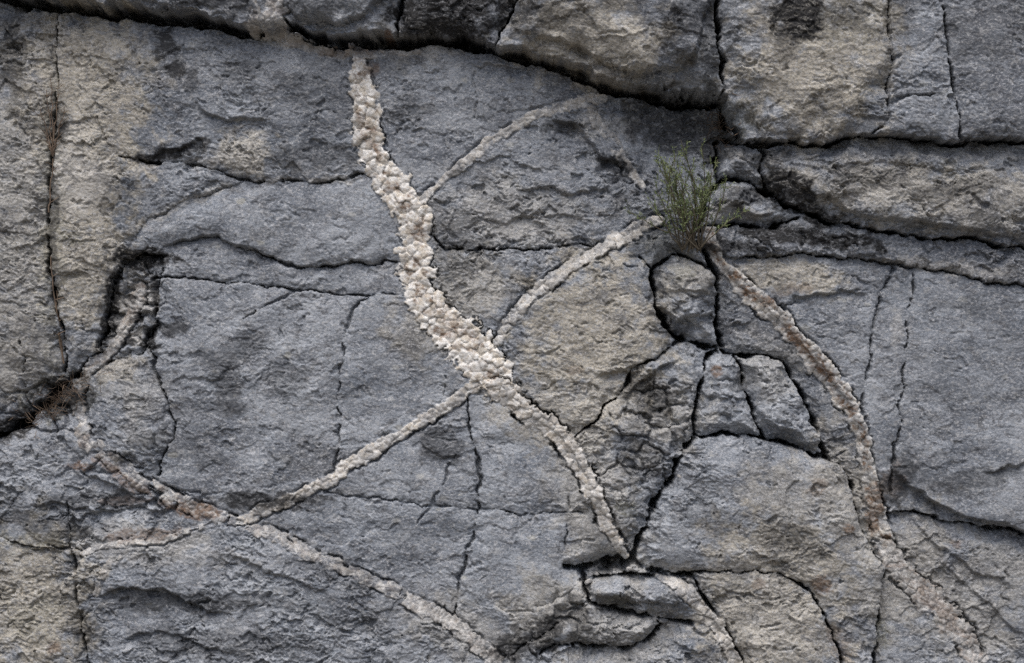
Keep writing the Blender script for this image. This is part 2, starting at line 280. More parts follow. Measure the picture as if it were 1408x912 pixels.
rock((400, 850), 'rock', 10, 0, 2, 14, 7, .85, 'wide layered blue-grey slab under the dirty grey vein')
rock((60, 680), 'rock', 4, 0, 1, 16, 8, 1.0, 'coarse layered grey rock between the dark debris cleft and the hair-thin vein')
rock((40, 840), 'rough_rock', 8, 0, 0, 14, 7, .8, 'tan weathered rock left of the straight crack at the wall foot')

# ledges: lip polyline (left to right), rise above the lip, drop below it, fade lengths
LE = [
 ([(205, 352), (225, 341), (250, 328), (300, 326), (352, 346), (395, 362)], 2, 9, 30, 26),
 ([(395, 364), (435, 368), (479, 362), (540, 357)], 4, 3, 25, 10),
 ([(1225, 620), (1236, 648), (1256, 671), (1296, 698), (1340, 711), (1408, 731), (1700, 760)], 4, 24, 40, 30),
 ([(1345, 655), (1370, 648), (1408, 640), (1500, 630)], 0, 10, 30, 26),
 ([(268, 135), (276, 148), (290, 160), (317, 167), (352, 167), (375, 158)], 5, 6, 30, 18),
 ([(195, 214), (230, 208), (262, 196), (290, 180)], 3, 7, 25, 14),
 ([(755, 166), (791, 172), (814, 190), (831, 213), (852, 217), (875, 243)], 7, 9, 34, 24),
 ([(700, 262), (745, 258), (790, 262), (830, 258), (858, 272)], 4, 5, 20, 14),
 ([(640, 300), (700, 306), (760, 296), (820, 303)], 3, 4, 16, 12),
 ([(855, 560), (875, 530), (905, 512), (935, 492)], 6, 8, 20, 14),
 ([(120, 830), (170, 812), (225, 812), (270, 835), (330, 850)], 5, 10, 30, 30),
 ([(150, 890), (210, 868), (270, 880), (330, 905)], 3, 6, 22, 22),
 ([(290, 765), (340, 770), (400, 800), (460, 820)], 3, 4, 20, 14),
 ([(20, 700), (70, 690), (130, 705), (190, 700), (250, 712)], 4, 6, 20, 14),
 ([(110, 652), (150, 664), (190, 690)], 4, 7, 18, 14),
 ([(0, 745), (40, 752), (90, 760)], 5, 7, 24, 20),
 ([(690, 45), (770, 63), (830, 92), (880, 106), (930, 100), (958, 62), (972, 0), (975, -60)], 5, 16, 60, 22),
 ([(392, 10), (418, 30), (460, 36), (495, 32), (520, 14), (545, -8)], 4, 18, 40, 18),
 ([(1060, 245), (1110, 262), (1180, 300), (1250, 305), (1330, 318), (1408, 326)], 5, 12, 34, 14),
 ([(1060, 225), (1120, 232), (1200, 226), (1300, 238), (1400, 232)], 3, 4, 20, 12),
 ([(1075, 418), (1110, 408), (1160, 400), (1208, 408)], 3, 5, 30, 22),
 ([(905, 420), (930, 438), (960, 436), (985, 425)], 4, 10, 26, 16),
 ([(905, 395), (940, 400), (982, 404)], 2, 4, 14, 12),
 ([(965, 545), (1000, 548), (1030, 550)], 3, 7, 16, 16),
 ([(1035, 560), (1070, 590), (1110, 600)], 4, 8, 20, 14),
 ([(1240, 700), (1290, 752), (1340, 785), (1408, 815)], 3, 4, 40, 40),
 ([(1275, 765), (1310, 790), (1370, 840), (1420, 890)], 3, 3, 34, 34),
 ([(820, 520), (850, 512), (890, 500)], 4, 7, 24, 14),
 ([(870, 640), (890, 650), (915, 645)], 5, 7, 14, 12),
 ([(815, 822), (850, 826), (900, 828), (945, 836)], 3, 7, 16, 10),
 ([(235, 540), (250, 520), (290, 525), (330, 500)], 1, 4, 20, 18),
 ([(580, 615), (610, 632), (640, 628)], 2, 4, 16, 18),
 ([(640, 84), (690, 92), (730, 96)], 3, 5, 18, 12),
 ([(1000, 200), (1030, 218), (1052, 232)], 4, 9, 14, 12),
 ([(975, 292), (1010, 286), (1040, 294), (1075, 290)], 4, 9, 14, 14),
]
# broad bumps and dips: centre, radii, height
BU = [(935, 180, 100, 70, -52), (905, 290, 70, 60, -16), (855, 340, 60, 30, -5), (335, 213, 60, 30, 8), (330, 120, 120, 50, 4),
      (100, 200, 70, 140, 5), (820, 460, 90, 90, 8), (700, 620, 200, 150, 2), (400, 560, 90, 80, -3), (280, 500, 50, 60, 4),
      (60, 550, 60, 45, -24), (200, 690, 60, 20, -5), (1010, 690, 80, 50, 9), (960, 640, 60, 20, 4), (1300, 470, 160, 150, 5), (835, 785, 45, 22, -30),
      (1130, 60, 90, 90, 6), (620, 585, 40, 40, -3), (230, 850, 110, 30, -6), (190, 400, 45, 60, -6), (1245, 690, 40, 40, -12), (150, 250, 30, 60, 3)]

# weathering with shapes of its own, plus shade painted under the overhang: kind, centre, radii, turn (deg), strength
ST = []
def stain_or_shade(kind, *rows):
    for r in rows: ST.append((kind,) + r)
stain_or_shade('tan', (115, 170, 85, 190, 0, 1.0), (100, 90, 110, 90, 0, .7), (30, 300, 60, 250, 0, .55), (110, 330, 70, 130, 0, .95), (820, 470, 105, 120, 0, .9), (770, 570, 90, 60, 20, .7),
      (810, 60, 110, 60, 10, .85), (1110, 90, 100, 110, 0, .9), (1190, 60, 40, 70, 0, .8), (1240, 262, 190, 40, 4, .65), (1350, 285, 80, 40, 0, .5), (1090, 378, 80, 26, 8, .8), (1080, 760, 110, 60, 10, .8), (1080, 690, 60, 60, 0, .45),
      (1060, 850, 110, 90, 0, .8), (1165, 700, 50, 120, -15, .6), (45, 830, 85, 110, 0, .9), (600, 440, 60, 70, 30, .5), (760, 840, 70, 60, 0, .55), (820, 700, 60, 120, -20, .45),
      (335, 213, 50, 30, 0, .75), (160, 510, 45, 18, -20, .7), (940, 385, 50, 30, 0, .6), (650, 390, 70, 50, 0, .55), (700, 300, 120, 50, 0, .35), (1240, 800, 60, 100, 30, .5), (1330, 840, 60, 90, -30, .45),
      (30, 480, 60, 80, 0, .45), (900, 570, 70, 60, 0, .5), (185, 545, 40, 60, 0, .25), (170, 745, 120, 25, 0, .35), (1000, 800, 80, 30, 0, .6), (1380, 790, 60, 40, 30, .4), (640, 870, 90, 40, 20, .4), (560, 60, 60, 30, 0, .3), (850, 870, 90, 60, 0, .4), (1060, 500, 50, 50, 0, .3))
stain_or_shade('dark', (300, 8, 60, 12, 8, .6), (430, 12, 40, 14, 0, .45), (760, 30, 50, 16, 20, .5), (850, 18, 50, 14, 0, .45), (1150, 30, 40, 24, 0, .5), (1230, 30, 24, 30, 0, .4), (1340, 60, 60, 30, 20, .3), (1180, 245, 60, 14, 6, .5), (1310, 262, 50, 12, -8, .45), (410, 110, 40, 12, 0, .4), (330, 95, 40, 14, -10, .4), (560, 150, 30, 18, 0, .35), (250, 620, 50, 18, 20, .35), (400, 520, 34, 22, 30, .35), (470, 790, 70, 14, 20, .35), (120, 860, 30, 40, 0, .4), (900, 545, 26, 26, 0, .6), (960, 705, 30, 14, 0, .3), (935, 165, 85, 40, 6, .68), (985, 190, 26, 40, 0, .7), (910, 330, 50, 22, 0, .35), (620, 22, 75, 36, 0, 1.0), (720, 18, 30, 30, 0, .7), (935, 25, 40, 40, 0, .5), (975, 60, 14, 80, 0, .6), (1092, 25, 38, 40, 0, .95), (1075, 60, 20, 30, 0, .6), (225, 60, 18, 24, -30, .8), (243, 92, 16, 10, -20, .8), (225, 212, 36, 9, -8, 1.0), (270, 200, 26, 10, -25, .8), (262, 110, 8, 26, 0, .5),  # dark in the overhang hollow is shade painted into the rock colour
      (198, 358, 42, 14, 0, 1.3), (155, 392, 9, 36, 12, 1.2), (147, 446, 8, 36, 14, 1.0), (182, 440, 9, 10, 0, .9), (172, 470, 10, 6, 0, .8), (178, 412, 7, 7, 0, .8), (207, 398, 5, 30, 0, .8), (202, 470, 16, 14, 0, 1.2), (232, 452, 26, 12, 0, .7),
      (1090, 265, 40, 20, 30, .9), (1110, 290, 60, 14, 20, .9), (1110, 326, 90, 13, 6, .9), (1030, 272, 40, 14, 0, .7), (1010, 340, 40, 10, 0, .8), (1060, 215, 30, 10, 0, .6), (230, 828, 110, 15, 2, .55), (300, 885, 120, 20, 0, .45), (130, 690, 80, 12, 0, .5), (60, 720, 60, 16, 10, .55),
      (735, 882, 60, 24, -20, .8), (790, 855, 26, 30, 0, .6), (605, 612, 34, 26, 0, .6), (325, 480, 50, 18, -20, .4), (310, 530, 20, 40, -20, .5), (360, 690, 80, 10, 2, .8), (880, 630, 30, 40, 0, .45), (80, 545, 40, 30, -30, .8), (10, 590, 40, 20, -20, .9), (76, 170, 14, 36, 0, .55), (72, 330, 8, 120, 0, .6), (15, 70, 20, 60, 0, .6),
      (540, 90, 40, 12, 0, .35), (430, 210, 60, 16, 0, .4), (390, 215, 26, 20, 0, .4), (450, 120, 40, 60, 0, .25), (1345, 660, 60, 15, -8, .5), (1235, 665, 20, 40, 20, .6), (850, 225, 24, 16, 20, .7), (770, 172, 30, 8, 0, .5), (930, 452, 30, 14, 0, .5), (1015, 530, 16, 16, 0, .5), (640, 340, 40, 12, 0, .5), (620, 350, 22, 30, 0, .4), (1090, 735, 46, 26, 10, .4), (865, 530, 22, 12, -40, .5), (1340, 420, 60, 10, 0, .25), (930, 60, 22, 30, 0, .4), (800, 35, 30, 10, 0, .3), (460, 850, 120, 14, 12, .25), (1380, 20, 60, 40, 0, .3), (840, 830, 40, 12, 0, .4), (170, 630, 20, 8, 20, .5))
stain_or_shade('pale', (415, 62, 60, 6, 10, .9), (480, 74, 40, 6, 0, .8), (360, 52, 26, 7, 20, .8), (100, 245, 50, 45, 0, .9), (90, 200, 40, 40, 0, .4), (168, 436, 14, 34, 20, .9), (185, 465, 16, 12, 0, .9), (194, 410, 16, 24, 0, .7), (180, 390, 18, 14, 0, .5), (330, 213, 44, 26, 0, .45), (580, 68, 50, 8, 0, .5), (810, 175, 20, 18, 0, .5), (850, 170, 30, 20, 20, .35), (830, 545, 40, 22, 0, .45), (1010, 290, 40, 14, 0, .55), (1020, 210, 30, 12, 0, .4), (1290, 212, 110, 10, 3, .4), (1180, 270, 60, 20, 0, .35), (1320, 370, 90, 10, 5, .5), (600, 235, 200, 8, 0, .15), (180, 560, 18, 20, 0, .35), (380, 248, 30, 4, 0, .5), (455, 247, 30, 5, 0, .6), (1235, 455, 8, 30, 0, .3), (1050, 850, 60, 50, 0, .3), (275, 270, 60, 5, -20, .6), (220, 292, 26, 6, -30, .5), (700, 315, 60, 12, 0, .3), (250, 770, 100, 12, 0, .3), (400, 745, 80, 8, 20, .3), (835, 640, 30, 60, -25, .3), (270, 225, 20, 6, 10, .3))
stain_or_shade('brown', (270, 702, 40, 10, 10, .8), (200, 735, 60, 8, -6, .5), (110, 643, 20, 5, 0, .8), (75, 890, 8, 8, 0, .6), (1130, 805, 14, 16, 0, .7), (1165, 726, 8, 6, 0, .7), (1125, 668, 12, 10, 0, .35), (1055, 418, 9, 8, 0, .9), (1130, 505, 40, 6, 47, 1.0), (1100, 470, 34, 5, 50, .8), (1205, 700, 12, 30, 0, .8), (1290, 840, 60, 12, 45, .45), (985, 512, 7, 6, 0, .8), (535, 56, 6, 10, 0, .9), (480, 70, 40, 7, 0, .5), (170, 660, 50, 8, 35, .6), (175, 690, 40, 6, 0, .5), (1320, 752, 8, 6, 0, .4), (1085, 400, 26, 8, 0, .3), (1040, 806, 10, 8, 0, .4), (240, 560, 10, 6, 0, .2), (510, 95, 12, 10, 0, .6), (505, 180, 12, 30, 0, .35), (620, 445, 30, 12, 40, .4), (595, 425, 16, 14, 0, .4), (1150, 880, 12, 30, -20, .3), (790, 510, 10, 6, 0, .3), (1232, 660, 14, 20, 0, .4))
stain_or_shade('green', (70, 300, 18, 160, 0, .35), (85, 325, 30, 10, 10, .5), (865, 703, 16, 10, 0, .7), (1213, 870, 10, 20, 0, .6), (935, 375, 16, 10, 0, .4), (80, 545, 50, 30, -30, .5), (40, 745, 50, 12, 0, .4), (1000, 170, 30, 30, 0, .4), (920, 340, 40, 20, 0, .4), (50, 850, 40, 30, 0, .25), (1150, 40, 60, 30, 0, .25), (850, 828, 14, 12, 0, .5))

# ------------------------------------------------------------------ rock labels by flooding between the cracks
DB = np.full((NV, NU), 90, F32)       # distance to nearest rock-separating crack
BAR = np.zeros((NV, NU), bool)
BT = np.maximum(2.2, 1.3 * np.maximum(np.gradient(UX)[None, :], np.gradient(VY)[:, None])).astype(F32)   # barrier width follows the grid
pn = fbm(U, V, 26, 3, off=77.0); pn2 = fbm(U, V, 7, 2, off=87.0)
crack_cut = np.zeros((NV, NU), F32)
for depth, pts, barrier, pinch in CR:
    sl, d, s, hw, side, T = polyfield(pts, 60)
    if barrier:
        rr = DB[sl]; np.minimum(rr, np.maximum(d - hw, 0) + np.clip(4 - hw, 0, 3) * 3, out=rr)
        BAR[sl] |= d < BT[sl]
    if depth < 32:
        hw = hw * .72; pinch = min(1.3, pinch * 1.35); depth = depth * .7
    elif pinch <= .4 and hw.max() < 7.5: pinch *= 1.7; hw = hw * .72
    d = np.abs(d + side * np.minimum(hw, 2) * .4 * pn2[sl])
    wid = np.clip(hw * (.85 + pinch * (3.2 * pn[sl] + 1.1 * pn2[sl] * np.minimum(1, 2 / np.maximum(hw, .1)))), .10 * hw, 2.0 * hw)
    t = sstep(d, wid * .25, wid * 1.1 + .5)
    c = depth * np.clip(wid / np.maximum(hw, .1), .0, 1) ** 1.3 * (1 - t)
    rr = crack_cut[sl]; np.maximum(rr, c, out=rr)
JOIN = [[(172, 344), (166, 360)], [(340, 247), (330, 252)], [(223, 350), (220, 376)], [(1224, 752), (1213, 772)], [(160, 214), (192, 219)], [(990, 195), (1012, 184)], [(990, 198), (1006, 165)], [(972, 345), (985, 345)], [(685, 471), (655, 490)], [(583, 272), (560, 285)], [(828, 131), (836, 112)], [(654, 534), (692, 538)], [(499, 238), (517, 226)], [(545, 358), (571, 358)], [(560, 410), (580, 408)], [(590, 322), (572, 322)], [(495, 78), (495, 52)],
        [(862, 766), (866, 774)], [(908, 302), (968, 318)], [(305, 711), (330, 718)], [(296, 717), (308, 711)], [(1226, 706), (1209, 711)], [(1186, 560), (1170, 560)], [(449, 679), (438, 668)], [(798, 708), (828, 698)], [(790, 668), (812, 668)], [(217, 655), (220, 682)], [(880, 350), (850, 331)], [(790, 604), (778, 606)]]
for pts in JOIN:                     # hidden inside the veins: only tells which rock is which
    sl, d, s, hw, side, T = polyfield(pts, 20); BAR[sl] |= d < BT[sl]
for ve in VE:                        # veins also part the rocks they run between
    sl, d, s, hw, side, T = polyfield(ve['pts'], 60)
    BAR[sl] |= d < BT[sl]
LAB = np.full((NV, NU), -1, np.int16)
iu = np.arange(0, NU, 2); jv = np.arange(0, NV, 2)
bc = BAR[::2, ::2].copy()
b2 = BAR[:-1, :-1] | BAR[1:, :-1] | BAR[:-1, 1:] | BAR[1:, 1:]
b2 = b2[::2, ::2]; bc[:b2.shape[0], :b2.shape[1]] |= b2
lc = np.full(bc.shape, -1, np.int16)
for k, r in enumerate(RK):
    i = np.searchsorted(UX, r[0][0]) // 2; j = np.searchsorted(VY, r[0][1]) // 2
    lc[j, i] = k
def dilate(l, free):
    n = 0
    for dj, di in ((0, 1), (0, -1), (1, 0), (-1, 0)):
        src = l[max(0, -dj):l.shape[0] - max(0, dj), max(0, -di):l.shape[1] - max(0, di)]
        dst = l[max(0, dj):l.shape[0] - max(0, -dj), max(0, di):l.shape[1] - max(0, -di)]
        fr = free[max(0, dj):l.shape[0] - max(0, -dj), max(0, di):l.shape[1] - max(0, -di)]
        m = (dst < 0) & fr & (src >= 0)
        n += int(m.sum()); dst[m] = src[m]
    return n
free = ~bc
while dilate(lc, free): pass
UNREACHED = int((lc[free] < 0).sum())
fine = np.repeat(np.repeat(lc, 2, 0), 2, 1)[:NV, :NU]
LAB[:] = np.where(BAR, -1, fine)
allf = np.ones_like(BAR)
while dilate(LAB, allf): pass
print('unreached cells', UNREACHED, 'rocks', len(np.unique(LAB)))

# ------------------------------------------------------------------ relief
def bymap(k): return np.array([r[k] for r in RK], F32)[LAB]
cen = np.array([r[0] for r in RK], F32)
H = bymap(2) + bymap(3) * (U - cen[LAB, 0]).clip(-150, 150) / 100 + bymap(4) * (V - cen[LAB, 1]).clip(-150, 150) / 100
ROUGH = bymap(7)
rn = fbm(U, V, 70, 3, off=12.0)
ROUGH = np.clip(ROUGH * 1.12 - .10 + rn * .5, .04, 1.25)
rl = bymap(5); H -= bymap(6) * np.exp(-(DB / (rl * (1 + .7 * fbm(U, V, 60, 2, off=9.5)).clip(.6, 1.8))) ** 1.3) * (1 + .75 * fbm(U, V, 46, 2, off=5.5))
for cx, cy, rx, ry, a in BU:
    sl = sub([(cx - 2.2 * rx, cy - 2.2 * ry), (cx + 2.2 * rx, cy + 2.2 * ry)], 0)
    H[sl] += a * np.exp(-((WU[sl] - cx) / rx) ** 2 - ((WV[sl] - cy) / ry) ** 2)
for pts, up, dn, la, lb in LE:
    sl, d, s, _, side, T = polyfield(pts, 4 * max(la, lb))
    fade = sstep(np.minimum(s, 1 - s) * T, 0, .22 * T)
    sdist = d * side
    p = np.where(sdist < 0, up * np.exp(-d / la), -dn * np.exp(-d / lb))
    k = np.clip((sdist + 2.0) / 4.0, 0, 1)
    p = np.where(np.abs(sdist) < 2.0, up * (1 - k) - dn * k, p)
    H[sl] += p * fade * (1 + .5 * pn[sl])
# natural break-up: undulation, spalled edges, chipped faces, terraces, flakes, pits, grain
ud = fbm(U, V, 140, 3, off=1.0)
H += ud * 8
PATCH = sstep(fbm(U, V, 75, 3, off=151.), -.22, .28)          # where the skin has weathered rough
RG = ROUGH * (.25 + .85 * PATCH)
H += fbm(U, V, 46, 3, off=21.0) * (1.4 + 5.0 * RG)
qx = U + 12 * fbm(U, V, 30, 2, off=61.) + 3 * fbm(U, V, 8, 2, off=71.); qy = V + 9 * fbm(U, V, 30, 2, off=67.) + 3 * fbm(U, V, 8, 2, off=73.)
f0, g0 = facets(qx * .7 + qy * .1, qy, 74, 5); H += f0 * 74 * (.015 + .13 * ROUGH)
fa, ga = facets(qx * .55, qy, 24, 1); H += fa * 24 * (.03 + .36 * RG)
fb, gb = facets(qx * .62 + qy * .15, qy, 9.5, 2); H += fb * 9.5 * (.06 + .30 * RG)
fc_, gc = facets(qx * .7 - qy * .1, qy, 4.6, 3); H += fc_ * 4.6 * (.06 + .27 * RG)
CRU = np.zeros((NV, NU), F32)                                  # crumbled into knobs
for cx, cy, rx, ry, a in ((900, 590, 60, 85, 1), (850, 640, 40, 60, .6), (185, 425, 40, 70, 1.1), (150, 640, 60, 25, .8), (60, 560, 60, 40, 1.2), (790, 840, 50, 30, .8), (1050, 260, 60, 30, .6), (860, 235, 40, 40, .7), (230, 690, 70, 22, .8), (945, 420, 40, 50, .45), (1000, 530, 40, 40, .4), (860, 860, 90, 50, .5), (740, 890, 60, 30, .7), (600, 300, 30, 60, .3)):
    sl = sub([(cx - 2 * rx, cy - 2 * ry), (cx + 2 * rx, cy + 2 * ry)], 0)
    CRU[sl] = np.maximum(CRU[sl], a * np.exp(-((U[sl] - cx) / rx) ** 2 - ((V[sl] - cy) / ry) ** 2))
CRU = CRU * sstep(CRU + .5 * fbm(U, V, 34, 2, off=905.), .12, .5)
fk, gk = facets(qx * .85, qy, 27, 9); fk2, gk2 = facets(qx * .85, qy, 13, 11)
H += CRU * (fk * 27 * .65 - 12 * (1 - sstep(gk, 0, .30)) ** 2 + fk2 * 13 * .3 - 1.5 * (1 - sstep(gk2, 0, .26)))
sp_ = sstep(fbm(qx * .8, qy, 26, 3, .55, off=251.) * 1.5 + .70 * np.exp(-DB / 9), .50, .62)
H -= sp_ * (1.2 + 5.0 * ROUGH)
sp2 = sstep(fbm(qx * .55, qy, 48, 4, .6, off=271.), .20, .25)
H -= sp2 * (.7 + 4.6 * RG)
t = fbm(qx * .45, qy, 30, 4, .55, off=33.) * 5.0 + ud * 1.2
H += (terr(t, .14) - t) * (.3 + 3.6 * RG)
H += fbm(qx * .7, qy, 7.5, 3, .62, off=113.) * (.35 + 1.4 * RG)
H += fbm(U, V, 3.4, 2, .6, off=7.) * (.24 + .7 * RG)
pit = fbm(qx * .8, qy, 12, 3, .6, off=203.)
H -= sstep(pit, .30, .40) * (.6 + 3.6 * RG)
H -= crack_cut

# ------------------------------------------------------------------ veins: ridges split into quartz lumps
QZ = np.zeros((NV, NU), F32); TONE = np.full((NV, NU), .5, F32); BRN = np.zeros((NV, NU), F32)
LUMPS = []                           # (vein index)
edge_n = fbm(U, V, 13, 3, off=301.)
def blur(a, r):
    for ax in (0, 1):
        n = a.shape[ax]; c = np.cumsum(np.concatenate([np.zeros_like(np.take(a, [0], ax)), a], ax).astype(np.float64), ax)
        hi = np.clip(np.arange(n) + r + 1, 0, n); lo = np.clip(np.arange(n) - r, 0, n)
        k = (hi - lo); a = (np.take(c, hi, ax) - np.take(c, lo, ax)) / (k[:, None] if ax == 0 else k[None, :])
    return a.astype(F32)
HS = blur(blur(H + crack_cut, 5), 5)
for vi, ve in enumerate(VE):
    sl, d, s, hw, side, T = polyfield(ve['pts'], 60, U + .45 * w1x, V + .45 * w1y)
    wid = hw * (1.08 + .50 * edge_n[sl] + .26 * pn2[sl]) - ve['frag'] * 10 * np.clip(fbm(U[sl], V[sl], 24, 2, off=411. + vi) - .1, 0, 1)
    wid = np.maximum(wid, .6)
    hwm = wid + 1e-3
    core = d < wid
    core &= ~((s <= 0) & (d > hw)) 
    jj, ii = np.nonzero(core)
    if len(jj) == 0: continue
    gx = U[sl][jj, ii]; gy = V[sl][jj, ii]
    order = RNG.permutation(len(jj)); sel = []
    sp = ve['sp']
    for o in order[:6000]:
        x, y = gx[o], gy[o]
        lim = sp * (.62 + 1.1 * abs(math.sin(x * 1.7 + y)) ** 1.5)
        if all((x - a) ** 2 + (y - b) ** 2 > lim * lim for a, b in sel): sel.append((x, y))
    # nearest and second nearest lump centre for the vein and a rim around it
    near = d < wid * 1.25 + 6
    jn, in_ = np.nonzero(near); px = U[sl][jn, in_] + 2.2 * w1y[sl][jn, in_] * .25; py = V[sl][jn, in_] + 2.2 * w1x[sl][jn, in_] * .25
    f1 = np.full(len(px), 1e9, F32); f2 = f1.copy(); idx = np.zeros(len(px), np.int32)
    for k, (a, b) in enumerate(sel):
        e = np.sqrt((px - a) ** 2 + (py - b) ** 2) - (.30 * sp) * RT[5][(k * 7 + vi) & 255]
        m = e < f1; f2 = np.where(m, f1, np.minimum(f2, e)); idx = np.where(m, k, idx); f1 = np.where(m, e, f1)
    ctr = np.array(sel, F32)
    tl = RNG.uniform(-.34, .34, (len(sel), 2)).astype(F32); of = RNG.uniform(-1, 1, len(sel)).astype(F32)
    wr = RNG.uniform(-.20, .24, len(sel)).astype(F32); wr[RNG.random(len(sel)) < ve['frag'] * .55] = -.97
    tl += RNG.uniform(-.22, .22, (len(sel), 2)).astype(F32)
    dn = d[jn, in_]; wn = wid[jn, in_] * (1 + wr[idx])
    gap = np.clip((f2 - f1) / (sp * .42), 0, 1)
    prof = np.sqrt(np.clip(1 - (dn / wn) ** 2, 0, 1))
    rel = ve['rel']
    lump = rel * (.62 + .38 * prof) + (gap ** .55 - 1) * min(2.9, .09 * sp + .30 * rel) + of[idx] * min(2.0, rel * .34) + ((px - ctr[idx, 0]) * tl[idx, 0] + (py - ctr[idx, 1]) * tl[idx, 1]) * min(.8, rel / 6)
    f3, g3 = facets(px, py, 6.5, 7 + vi); lump += f3 * 6.5 * .24 * min(1, rel / 7)
    msk = sstep(wn - dn, -.7, .8)
    # ground level under the vein: smooth version without the crack cut
    base = HS[sl][jn, in_] * .8 + .2 * (H[sl][jn, in_] + crack_cut[sl][jn, in_])
    gro = ve['groove'] * np.exp(-((dn - wn - 1.6) / 1.7) ** 2) * np.clip(.35 + 1.6 * fbm(px, py, 30, 2, off=510. + vi) + .25 * side[jn, in_] * -1, 0, 1.2)
    hv = H[sl].copy()
    hv[jn, in_] = (H[sl][jn, in_] - gro) * (1 - msk) + (base + lump) * msk
    H[sl] = hv
    q = QZ[sl].copy(); q[jn, in_] = np.maximum(q[jn, in_], msk); QZ[sl] = q
    tn = TONE[sl].copy(); tn[jn, in_] = np.where(msk > 0, ve['tone'] * (1 + of[idx] * .18 + (1.1 - ve['tone']) * 1.3 * fbm(px, py, 34, 2, off=611.)), tn[jn, in_]); TONE[sl] = tn
    bn = BRN[sl].copy(); bn[jn, in_] = np.where(msk > 0, ve['brown'] * (sstep(1 - dn / wn, .15, .55) * 1.5 if ve['brown'] > .55 else 1), bn[jn, in_]); BRN[sl] = bn
    lb = LAB[sl].copy()
    inside = msk > .5
    lb[jn[inside], in_[inside]] = (1000 + len(LUMPS) + idx[inside]).astype(np.int16); LAB[sl] = lb
    LUMPS += [vi] * len(sel)
H += QZ * fbm(U, V, 5, 2, .6, off=717.) * 1.0

tones = {'lens-shaped slab with': .66, 'very smooth large': .52, 'dark slate-blue': .26, 'black-stained over': .30, 'smooth rounded slate': .55, 'clean blue-grey': .68, 'smooth pale blue': .68, 'triangular': .58,
         'smooth grey slab with warm': .66, 'pitted slab': .50, 'just under the slot': .50, 'crumbled': .62, 'thin dark layered': .36, 'black-stained pale': .45, 'mottled tan': .42, 'dark grooved': .34, 'narrow shaded': .40,
         'wide layered': .56, 'coarse layered': .50, 'whitish lump': .62, 'large warm tan': .66, 'fist-shaped': .55, 'dark blue-grey boulder': .40, 'blocky small': .62, 'rounded-end': .60, 'narrow grey block': .50}
RT_ = np.array([next((v for k_, v in tones.items() if k_ in r[8]), .52) for r in RK], F32)
rk_lab = np.where(LAB < 1000, LAB, 0)
TONE = np.where(LAB < 1000, np.clip(RT_[rk_lab] + .38 * fbm(U, V, 120, 3, off=811.) + .30 * fbm(U, V, 30, 3, off=821.), 0, 1), TONE)

# ------------------------------------------------------------------ weathering and painted shade masks
MASK = {k: np.zeros((NV, NU), F32) for k in ('tan', 'dark', 'pale', 'brown', 'green')}
mn = fbm(U, V, 36, 5, .62, off=601.); mn2 = fbm(qx * .7, qy, 12, 4, .65, off=641.)
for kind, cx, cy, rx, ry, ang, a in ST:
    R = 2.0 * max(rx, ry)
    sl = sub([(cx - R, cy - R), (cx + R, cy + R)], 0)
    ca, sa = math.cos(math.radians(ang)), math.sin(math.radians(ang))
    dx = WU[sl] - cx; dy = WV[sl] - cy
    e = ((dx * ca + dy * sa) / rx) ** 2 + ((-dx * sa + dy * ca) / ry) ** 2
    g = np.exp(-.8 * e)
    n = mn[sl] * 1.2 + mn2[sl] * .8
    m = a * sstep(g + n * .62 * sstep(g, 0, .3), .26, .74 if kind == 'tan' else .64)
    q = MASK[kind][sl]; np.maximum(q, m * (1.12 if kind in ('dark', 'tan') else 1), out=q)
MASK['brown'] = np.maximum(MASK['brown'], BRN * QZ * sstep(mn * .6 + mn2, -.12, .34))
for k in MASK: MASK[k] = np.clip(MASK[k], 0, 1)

# ------------------------------------------------------------------ materials
class NB:
    def __init__(s, name):
        s.m = bpy.data.materials.new(name); s.m.use_nodes = True; s.t = s.m.node_tree; s.t.nodes.clear()
        s.out = s.n('ShaderNodeOutputMaterial'); s.b = s.n('ShaderNodeBsdfPrincipled'); s.l(s.b.outputs[0], s.out.inputs[0])
    def n(s, ty, **kw):
        q = s.t.nodes.new(ty)
        for k, v in kw.items(): setattr(q, k, v)
        return q
    def l(s, a, b): s.t.links.new(a, b)
    def val(s, inp, v):
        if isinstance(v, (int, float)): inp.default_value = v
        elif isinstance(v, tuple): inp.default_value = (v + (1,))[:4] if len(inp.default_value) == 4 else v
        else: s.l(v, inp)
    def noise(s, vec, scale, detail=6, rough=.6, dist=0.):
        q = s.n('ShaderNodeTexNoise'); s.l(vec, q.inputs['Vector'])
        q.inputs['Scale'].default_value = scale; q.inputs['Detail'].default_value = detail
        q.inputs['Roughness'].default_value = rough; q.inputs['Distortion'].default_value = dist
        return q.outputs['Fac']
    def rng(s, v, a, b, c=0., d=1.):
        q = s.n('ShaderNodeMapRange'); s.val(q.inputs[0], v)
        for k, x in zip((1, 2, 3, 4), (a, b, c, d)): s.val(q.inputs[k], x)
        return q.outputs[0]
    def math(s, op, a, b=0.):
        q = s.n('ShaderNodeMath', operation=op); s.val(q.inputs[0], a); s.val(q.inputs[1], b); return q.outputs[0]
    def mix(s, f, a, b, blend='MIX'):
        q = s.n('ShaderNodeMix', data_type='RGBA', blend_type=blend); s.val(q.inputs[0], f); s.val(q.inputs[6], a); s.val(q.inputs[7], b); return q.outputs[2]

